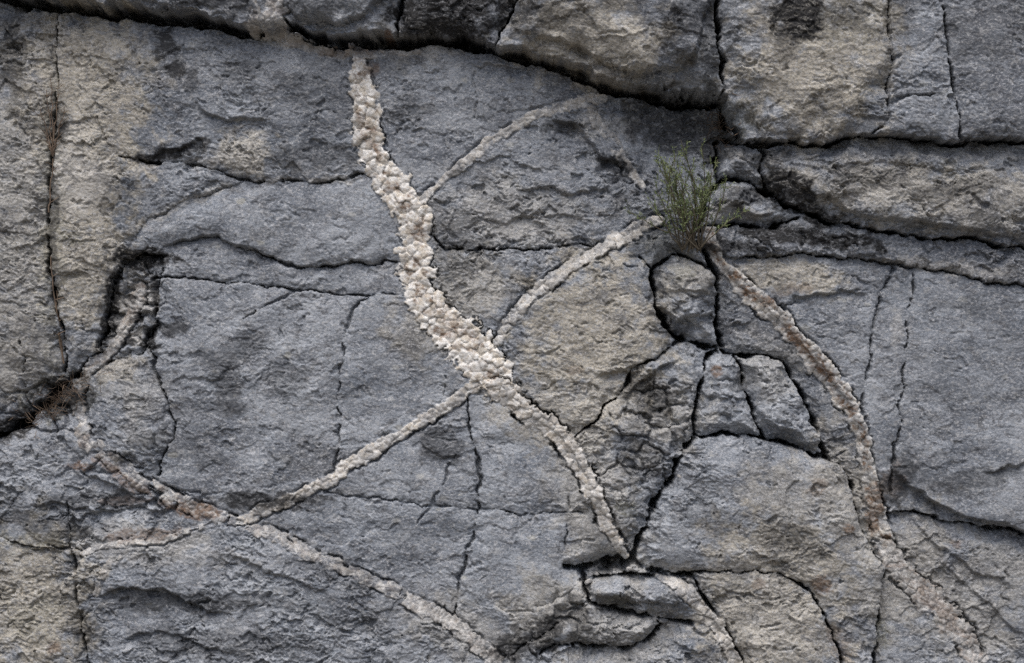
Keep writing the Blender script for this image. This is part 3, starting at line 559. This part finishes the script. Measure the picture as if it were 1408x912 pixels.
def rock_material(name):
    k = NB(name)
    pos = k.n('ShaderNodeNewGeometry').outputs['Position']
    mp = k.n('ShaderNodeMapping'); mp.inputs['Scale'].default_value = (.62, 1, 1); k.l(pos, mp.inputs['Vector']); sv = mp.outputs[0]
    a1 = k.n('ShaderNodeAttribute', attribute_name='weather_shade'); a2 = k.n('ShaderNodeAttribute', attribute_name='mineral')
    s1 = k.n('ShaderNodeSeparateColor'); k.l(a1.outputs['Color'], s1.inputs[0]); tan, dark, pale = s1.outputs[:3]; brown = a1.outputs['Alpha']
    s2 = k.n('ShaderNodeSeparateColor'); k.l(a2.outputs['Color'], s2.inputs[0]); qz, tone, green = s2.outputs[:3]; rough = a2.outputs['Alpha']
    big = k.noise(pos, 2.6, 4, .6); mid = k.noise(sv, 13, 8, .70, .5); fine = k.noise(sv, 70, 5, .75, 1.0); spk = k.noise(sv, 210, 3, .75, .6)
    v = k.math('ADD', k.math('MULTIPLY', mid, .55), k.math('MULTIPLY', big, .45))
    c = k.mix(k.rng(v, .42, .58), (.138, .156, .185), (.285, .307, .339))
    c = k.mix(1.0, c, k.mix(tone, (.48, .48, .50), (1.45, 1.45, 1.43)), 'MULTIPLY')
    # warm weathered skin
    tc = k.mix(k.rng(mid, .40, .60), (.250, .228, .184), (.445, .411, .340))
    c = k.mix(k.math('MULTIPLY', tan, k.rng(fine, .34, .52, .30, 1.0)), c, tc)
    c = k.mix(k.math('MULTIPLY', pale, k.rng(fine, .40, .54, .25, 1.0)), c, (.50, .48, .44))
    c = k.mix(k.math('MULTIPLY', green, k.rng(fine, .42, .56, .1, .9)), c, (.105, .110, .055))
    c = k.mix(k.rng(k.noise(sv, 7.5, 8, .72, .8), .54, .64, 0, .55), c, (.082, .085, .092))
    # small pale crusts and dark specks of lichen all over
    c = k.mix(k.rng(fine, .53, .62, 0, .50), c, (.44, .44, .435))
    c = k.mix(k.rng(k.noise(sv, 34, 7, .72, 1.2), .535, .62, 0, .62), c, (.075, .076, .082))
    c = k.mix(k.rng(spk, .53, .64, 0, .55), c, (.05, .05, .055))
    c = k.mix(k.rng(spk, .47, .36, 0, .52), c, (.54, .545, .56))
    vo = k.n('ShaderNodeTexVoronoi'); vo.inputs['Scale'].default_value = 26
    k.l(sv, vo.inputs['Vector']); sc_ = k.n('ShaderNodeSeparateColor'); k.l(vo.outputs['Color'], sc_.inputs[0])
    rad = k.rng(sc_.outputs[0], .55, 1.0, 0, .26); ds = k.math('ADD', vo.outputs['Distance'], k.math('MULTIPLY', k.math('SUBTRACT', fine, .5), .55))
    c = k.mix(k.math('MULTIPLY', k.rng(k.math('SUBTRACT', rad, ds), -.03, .03), k.rng(sc_.outputs[1], .3, 1, .12, .55)), c, k.mix(sc_.outputs[2], (.46, .46, .44), (.36, .35, .30)))
    # vein mineral
    qa = k.mix(k.rng(k.noise(pos, 60, 5, .6), .42, .56), (.60, .545, .46), (.83, .815, .78))
    qb = k.mix(k.rng(k.noise(pos, 70, 6, .7), .42, .56), (.215, .215, .213), (.46, .458, .45))
    qc = k.mix(tone, qb, qa)
    qc = k.mix(k.rng(spk, .55, .64, 0, .35), qc, (.22, .17, .13))
    pt = k.noise(pos, 48, 5, .7, .6)
    qf = k.math('MULTIPLY', qz, k.rng(pt, .46, .57, k.rng(tone, .1, .8, .05, .9), 1.0))
    c = k.mix(qf, c, qc)
    c = k.mix(k.math('MULTIPLY', brown, k.rng(fine, .40, .56, .3, 1.0)), c, (.16, .098, .06))
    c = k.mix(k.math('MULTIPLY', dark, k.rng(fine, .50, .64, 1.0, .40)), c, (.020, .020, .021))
    k.l(c, k.b.inputs['Base Color'])
    k.l(k.rng(fine, .3, .7, .72, .92), k.b.inputs['Roughness']); k.b.inputs['Specular IOR Level'].default_value = .3
    h = k.math('ADD', k.math('MULTIPLY', fine, .010), k.math('MULTIPLY', spk, .0045))
    bp = k.n('ShaderNodeBump'); bp.inputs['Strength'].default_value = .32; bp.inputs['Distance'].default_value = 1.0
    k.l(h, bp.inputs['Height']); k.l(bp.outputs[0], k.b.inputs['Normal'])
    return k.m
M_ROCK = rock_material('weathered_limestone'); M_QZ = rock_material('vein_quartz')

def plain_material(name, ca, cb, scale=40, rough=.8, transl=0.):
    k = NB(name); oi = k.n('ShaderNodeObjectInfo'); pos = k.n('ShaderNodeNewGeometry').outputs['Position']
    f = k.rng(k.noise(pos, scale, 4, .6), .35, .65)
    k.l(k.mix(f, ca, cb), k.b.inputs['Base Color']); k.b.inputs['Roughness'].default_value = rough
    if transl: 
        k.b.inputs['Transmission Weight'].default_value = 0
        k.b.inputs['Subsurface Weight'].default_value = 0
    return k.m

# ------------------------------------------------------------------ meshes from the labelled grid
PX = ((U - 704) * S).astype(F32); PZ = ((456 - V) * S + CAMH).astype(F32); PY = (-H * S).astype(F32)
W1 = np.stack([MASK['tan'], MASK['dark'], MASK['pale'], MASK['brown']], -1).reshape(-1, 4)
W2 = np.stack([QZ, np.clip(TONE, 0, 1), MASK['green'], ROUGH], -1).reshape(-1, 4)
XYZ = np.stack([PX, PY, PZ], -1).reshape(-1, 3)
QL = LAB[:-1, :-1]
vid = np.arange(NU * NV, dtype=np.int32).reshape(NV, NU)
quads = np.stack([vid[:-1, :-1], vid[1:, :-1], vid[1:, 1:], vid[:-1, 1:]], -1).reshape(-1, 4)
pad = np.full((NV + 1, NU + 1), -9, np.int16); pad[1:-1, 1:-1] = QL
# border edges of every cell whose neighbour belongs to another piece: (label, a, b)
EL, EA, EB = [], [], []
for (dj, di, ca, cb) in ((-1, 0, (0, 1), (0, 0)), (1, 0, (1, 0), (1, 1)), (0, -1, (0, 0), (1, 0)), (0, 1, (1, 1), (0, 1))):
    nb = pad[1 + dj:NV + dj, 1 + di:NU + di]
    j, i = np.nonzero(nb != QL)
    EL.append(QL[j, i]); EA.append(vid[j + ca[0], i + ca[1]]); EB.append(vid[j + cb[0], i + cb[1]])
EL = np.concatenate(EL); EA = np.concatenate(EA); EB = np.concatenate(EB)
eo = np.argsort(EL, kind='stable'); EL, EA, EB = EL[eo], EA[eo], EB[eo]
fl_ = QL.reshape(-1); qo = np.argsort(fl_, kind='stable'); fs = fl_[qo]

def piece(label, name, mat, back, parent_loc=None):
    a, b = np.searchsorted(fs, [label, label + 1])
    if b - a < 6: return None
    q = quads[qo[a:b]]; uq, inv = np.unique(q, return_inverse=True); inv = inv.reshape(-1, 4)
    co = XYZ[uq]
    ea, eb = np.searchsorted(EL, [label, label + 1])
    A, B = EA[ea:eb], EB[ea:eb]
    n0 = len(uq); m = len(A)
    ca, cb = XYZ[A], XYZ[B]
    mid = co.mean(0)
    def backed(p):
        o = p.copy(); o[:, 1] = np.maximum(p[:, 1], mid[1]) + back
        o[:, 0] += (mid[0] - p[:, 0]) * .03; o[:, 2] += (mid[2] - p[:, 2]) * .03
        return o
    allco = np.concatenate([co, ca, cb, backed(cb), backed(ca)])
    k = np.arange(m, dtype=np.int32)
    sk = np.stack([n0 + m + k, n0 + k, n0 + 3 * m + k, n0 + 2 * m + k], -1)
    faces = np.concatenate([inv, sk]).astype(np.int32)
    org = np.array([mid[0], co[:, 1].max(), co[:, 2].min()], F32)
    me = bpy.data.meshes.new(name); nv, nf = len(allco), len(faces)
    me.vertices.add(nv); me.vertices.foreach_set('co', (allco - org).astype(F32).ravel())
    me.loops.add(nf * 4); me.loops.foreach_set('vertex_index', faces.ravel())
    me.polygons.add(nf); me.polygons.foreach_set('loop_start', np.arange(0, nf * 4, 4, dtype=np.int32))
    me.polygons.foreach_set('use_smooth', np.ones(nf, bool))
    src = np.concatenate([uq, A, B, B, A])
    for nm, dat in (('weather_shade', W1), ('mineral', W2)):
        at = me.attributes.new(nm, 'FLOAT_COLOR', 'POINT'); at.data.foreach_set('color', dat[src].ravel())
    me.update(); me.materials.append(mat)
    ob = bpy.data.objects.new(name, me); COL.objects.link(ob); ob.location = org
    return ob

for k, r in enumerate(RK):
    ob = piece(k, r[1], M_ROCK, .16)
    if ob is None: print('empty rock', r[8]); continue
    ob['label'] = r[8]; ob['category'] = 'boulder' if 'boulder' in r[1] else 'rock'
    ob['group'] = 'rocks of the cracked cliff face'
roots = []
for vi, ve in enumerate(VE):
    x, y = ve['pts'][-1][:2]
    e = bpy.data.objects.new('quartz_vein', None); COL.objects.link(e); e.empty_display_size = .05
    e.location = ((x - 704) * S, 0, (456 - y) * S + CAMH)
    e['label'] = ve['label']; e['category'] = 'quartz vein'; e['group'] = 'quartz veins in the cliff face'
    roots.append(e)
for n, vi in enumerate(LUMPS):
    ob = piece(1000 + n, 'quartz_lump', M_QZ, .03)
    if ob is None: continue
    ob.parent = roots[vi]; ob.location = ob.location - roots[vi].location

# ------------------------------------------------------------------ ground at the foot of the wall
gz = (456 - 1262) * S + CAMH
def ground():
    n = 60; xs = np.sign(np.linspace(-1, 1, n)) * np.abs(np.linspace(-1, 1, n)) ** 3 * 60
    ys = .35 - np.linspace(0, 1, n) ** 3 * 60
    X, Y = np.meshgrid(xs, ys); Z = gz + fbm(X.astype(F32), Y.astype(F32), 1.3, 3, off=2.) * .06 
    co = np.stack([X, Y, Z], -1).reshape(-1, 3)
    fc = [(j * n + i, (j + 1) * n + i, (j + 1) * n + i + 1, j * n + i + 1) for j in range(n - 1) for i in range(n - 1)]
    me = bpy.data.meshes.new('ground'); me.from_pydata(co.tolist(), [], fc); me.update()
    o = bpy.data.objects.new('ground', me); COL.objects.link(o); o['kind'] = 'structure'
    me.materials.append(plain_material('stony_soil', (.07, .06, .045), (.16, .14, .11), 6, .9))
ground()

# ------------------------------------------------------------------ plants
def hgt(u, v):
    i = int(np.clip(np.searchsorted(UX, u), 0, NU - 1)); j = int(np.clip(np.searchsorted(VY, v), 0, NV - 1))
    return float(H[j, i])
def P(u, v, h): return Vector(((u - 704) * S, -h * S, (456 - v) * S + CAMH))

class MB:
    def __init__(s): s.v = []; s.f = []
    def tube(s, pts, r0, r1, n=4):
        base = len(s.v)
        for k, p in enumerate(pts):
            a = pts[max(0, k - 1)]; b = pts[min(len(pts) - 1, k + 1)]; t = (b - a).normalized()
            x = t.cross(Vector((.3, 1, .2))).normalized(); y = t.cross(x); r = r0 + (r1 - r0) * k / (len(pts) - 1)
            for q in range(n):
                an = 2 * math.pi * q / n; s.v.append(p + x * math.cos(an) * r + y * math.sin(an) * r)
        for k in range(len(pts) - 1):
            for q in range(n):
                a = base + k * n + q; b = base + k * n + (q + 1) % n; s.f.append((a, b, b + n, a + n))
    def leaf(s, p, d, L, w):
        side = d.cross(Vector((random.uniform(-1, 1), random.uniform(-1, 1), random.uniform(-1, 1)))).normalized() * w
        nrm = d.cross(side).normalized() * w * .4; b = len(s.v)
        s.v += [p, p + d * L * .45 + side, p + d * L, p + d * L * .45 - side, p + d * L * .45 + nrm]
        s.f += [(b, b + 1, b + 4), (b + 1, b + 2, b + 4), (b + 2, b + 3, b + 4), (b + 3, b, b + 4)]
    def build(s, name, mat, parent=None, org=None):
        me = bpy.data.meshes.new(name); o = org or Vector((0, 0, 0))
        me.from_pydata([tuple(p - o) for p in s.v], [], s.f); me.update(); me.materials.append(mat)
        ob = bpy.data.objects.new(name, me); COL.objects.link(ob)
        if parent: ob.parent = parent
        else: ob.location = o
        return ob
def rv(a): return Vector((random.uniform(-a, a), random.uniform(-a, a), random.uniform(-a, a)))
def thing(name, label, cat, loc, group=None):
    e = bpy.data.objects.new(name, None); COL.objects.link(e); e.location = loc; e.empty_display_size = .05
    e['label'] = label; e['category'] = cat
    if group: e['group'] = group
    return e
M_LEAF = plain_material('shrub_leaf', (.095, .130, .048), (.205, .240, .105), 30, .6)
M_STEM = plain_material('shrub_stem', (.06, .05, .035), (.12, .10, .07), 60, .85)
M_DRY = plain_material('dry_stalk', (.07, .048, .034), (.19, .14, .10), 50, .9)

def shrub():
    root = P(950, 348, hgt(955, 348) + 4)
    e = thing('green_shrub', 'feathery green shrub growing from the crack under the overhanging boulder', 'shrub', root)
    for k in range(31):
        tx = 934 + random.gauss(0, 31); ty = 184 + abs(tx - 945) * .8 + abs(random.gauss(0, 38))
        if k % 6 == 0: tx -= random.uniform(10, 45); ty += 25
        if k % 5 == 2: tx += random.uniform(8, 28); ty += 4
        b = root + Vector((random.uniform(-.03, .03), random.uniform(-.01, .01), random.uniform(0, .015)))
        tip = P(tx, ty, hgt(955, 348) + random.uniform(12, 55))
        bow = Vector((random.uniform(-.03, .03), random.uniform(-.03, .01), 0))
        pts = []
        for q in range(9):
            t = q / 8; pts.append(b.lerp(tip, t) + bow * math.sin(t * math.pi) + rv(.003) * (q > 0))
        st = MB(); st.tube(pts, .0022, .0007, 4); so = st.build('stem', M_STEM, e, root)
        lf = MB(); tw = []
        for q in range(random.randint(11, 16)):
            t = random.uniform(.28, 1); x = t * 8; i = min(7, int(x)); p = pts[i].lerp(pts[i + 1], x - i)
            ax = (pts[i + 1] - pts[i]).normalized(); d = (ax * 1.0 + rv(.8)).normalized(); L = random.uniform(.02, .05) * (1.15 - .5 * t)
            tp = [p, p + d * L * .5, p + (d + Vector((0, 0, .25))) * L]
            lf.tube(tp, .0007, .0004, 3)
            for z in range(random.randint(5, 9)):
                u = random.random(); o = tp[0].lerp(tp[2], u); dd = (d + rv(.9)).normalized()
                lf.leaf(o, dd, random.uniform(.005, .011), random.uniform(.0009, .0019))
        lo = lf.build('foliage', M_LEAF, so, root); lo['kind'] = 'stuff'
shrub()

def dry_stalk(name, label, u0, v0, tips, r, up, cat='dry plant', group=None, twigs=3, mat=None):
    root = P(u0, v0, hgt(u0, v0) + 2)
    e = thing(name, label, cat, root, group)
    for (tu, tv) in tips:
        tip = P(tu, tv, max(hgt(tu, tv), hgt(u0, v0)) + up)
        n = 10; pts = []
        for q in range(n + 1):
            t = q / n; p = root.lerp(tip, t) + rv(.003) * (0 < q)
            uu = p.x / S + 704; vv = 456 - (p.z - CAMH) / S
            p.y = min(p.y, -(hgt(uu, vv) + 1.0) * S) ; pts.append(p)
        for q in range(1, n): pts[q].y = (pts[q - 1].y + pts[q + 1].y) / 2 - .001
        m = MB(); m.tube(pts, r, r * .45, 5); so = m.build('stalk', mat or M_DRY, e, root)
        for q in range(twigs):
            tm = MB()
            i = random.randint(2, n - 1); d = (Vector((random.choice((-1, 1)) * random.uniform(.4, 1), -.2, random.uniform(.2, .9)))).normalized()
            L = random.uniform(.012, .035); tm.tube([pts[i], pts[i] + d * L * .5 + rv(.002), pts[i] + d * L], r * .5, r * .25, 3)
            tm.build('twig', mat or M_DRY, so, root)
dry_stalk('dead_plant', 'dead brown forked plant standing in the upright crack of the tan rock', 72, 215, [(81, 112), (65, 124), (71, 100), (90, 148), (56, 148), (84, 170), (62, 180)], .0020, 6, 'dry plant', twigs=5)
dry_stalk('dead_plant', 'long dead stem hanging in the lower part of the upright crack', 84, 500, [(68, 352), (74, 400)], .0030, 4, twigs=6)
dry_stalk('dead_plant', 'short dead stem lodged in the crack just below the forked plant', 66, 292, [(72, 218)], .0026, 4, twigs=4)

def tuft(label, u0, v0, su, sv, n, L, name='dry_tuft', cat='dry grass', mat=None, rise=.5):
    root = P(u0, v0, hgt(u0, v0) + 2); e = thing(name, label, cat, root)
    m = MB()
    for k in range(n):
        u = u0 + random.gauss(0, su); v = v0 + random.gauss(0, sv) + (u - u0) * -.55 * (name == 'dry_tuft')
        p = P(u, v, hgt(u, v) + random.uniform(0, 4)); d = Vector((random.uniform(-1, 1), random.uniform(-.5, 0), random.uniform(-.7, .9) + rise * .4)).normalized()
        ll = L * random.uniform(.4, 1.2); c = rv(.35)
        m.tube([p, p + d * ll * .35, p + (d + c * .5) * ll * .7, p + (d + c) * ll], .0009, .0004, 3)
    o = m.build('blades', mat or M_DRY, e, root); o['kind'] = 'stuff'
tuft('tangled dead grass and roots filling the dark cleft by the tan rock', 66, 556, 28, 12, 260, .04)
tuft('wiry dead twigs tangled in the dark corner under the overhanging boulder', 994, 172, 9, 16, 70, .04, 'dry_twigs', 'twigs')
def chip(label, u, v, r):
    p = P(u, v, hgt(u, v) + r * .3); vs = []; n = 6
    for q in range(3):
        for k in range(n):
            a = 2 * math.pi * k / n + q; rr = r * (1 if q == 1 else .55) * random.uniform(.7, 1.2)
            vs.append(Vector((math.cos(a) * rr * 1.5, -(q - 1) * r * .5, math.sin(a) * rr * .8)) * S)
    fs_ = [tuple(range(n))[::-1], tuple(range(2 * n, 3 * n))] + [(q * n + k, q * n + (k + 1) % n, (q + 1) * n + (k + 1) % n, (q + 1) * n + k) for q in range(2) for k in range(n)]
    me = bpy.data.meshes.new('stone_chip'); me.from_pydata([tuple(x) for x in vs], [], fs_); me.update(); me.materials.append(M_CHIP)
    o = bpy.data.objects.new('stone_chip', me); COL.objects.link(o); o.location = p; o.rotation_euler = (0, random.uniform(-1, 1), 0)
    o['label'] = label; o['category'] = 'stone chip'; o['group'] = 'pale stone chips fallen in the cracks'
M_CHIP = plain_material('pale_chip', (.26, .25, .24), (.46, .45, .43), 90, .85)
for u, v, r in ((821, 792, 4), (809, 801, 4.5), (846, 778, 3), (866, 783, 3.5), (835, 786, 2.5)): chip('pale stone chip lying in the dark hollow below the tapering vein', u, v, r)
for u, v, r in ((918, 660, 3), (928, 648, 3.5), (934, 655, 2.5)): chip('pale stone chip caught in the open crack beside the leaning boulder', u, v, r)
print('done', len(LUMPS), 'lumps; quads', len(quads))
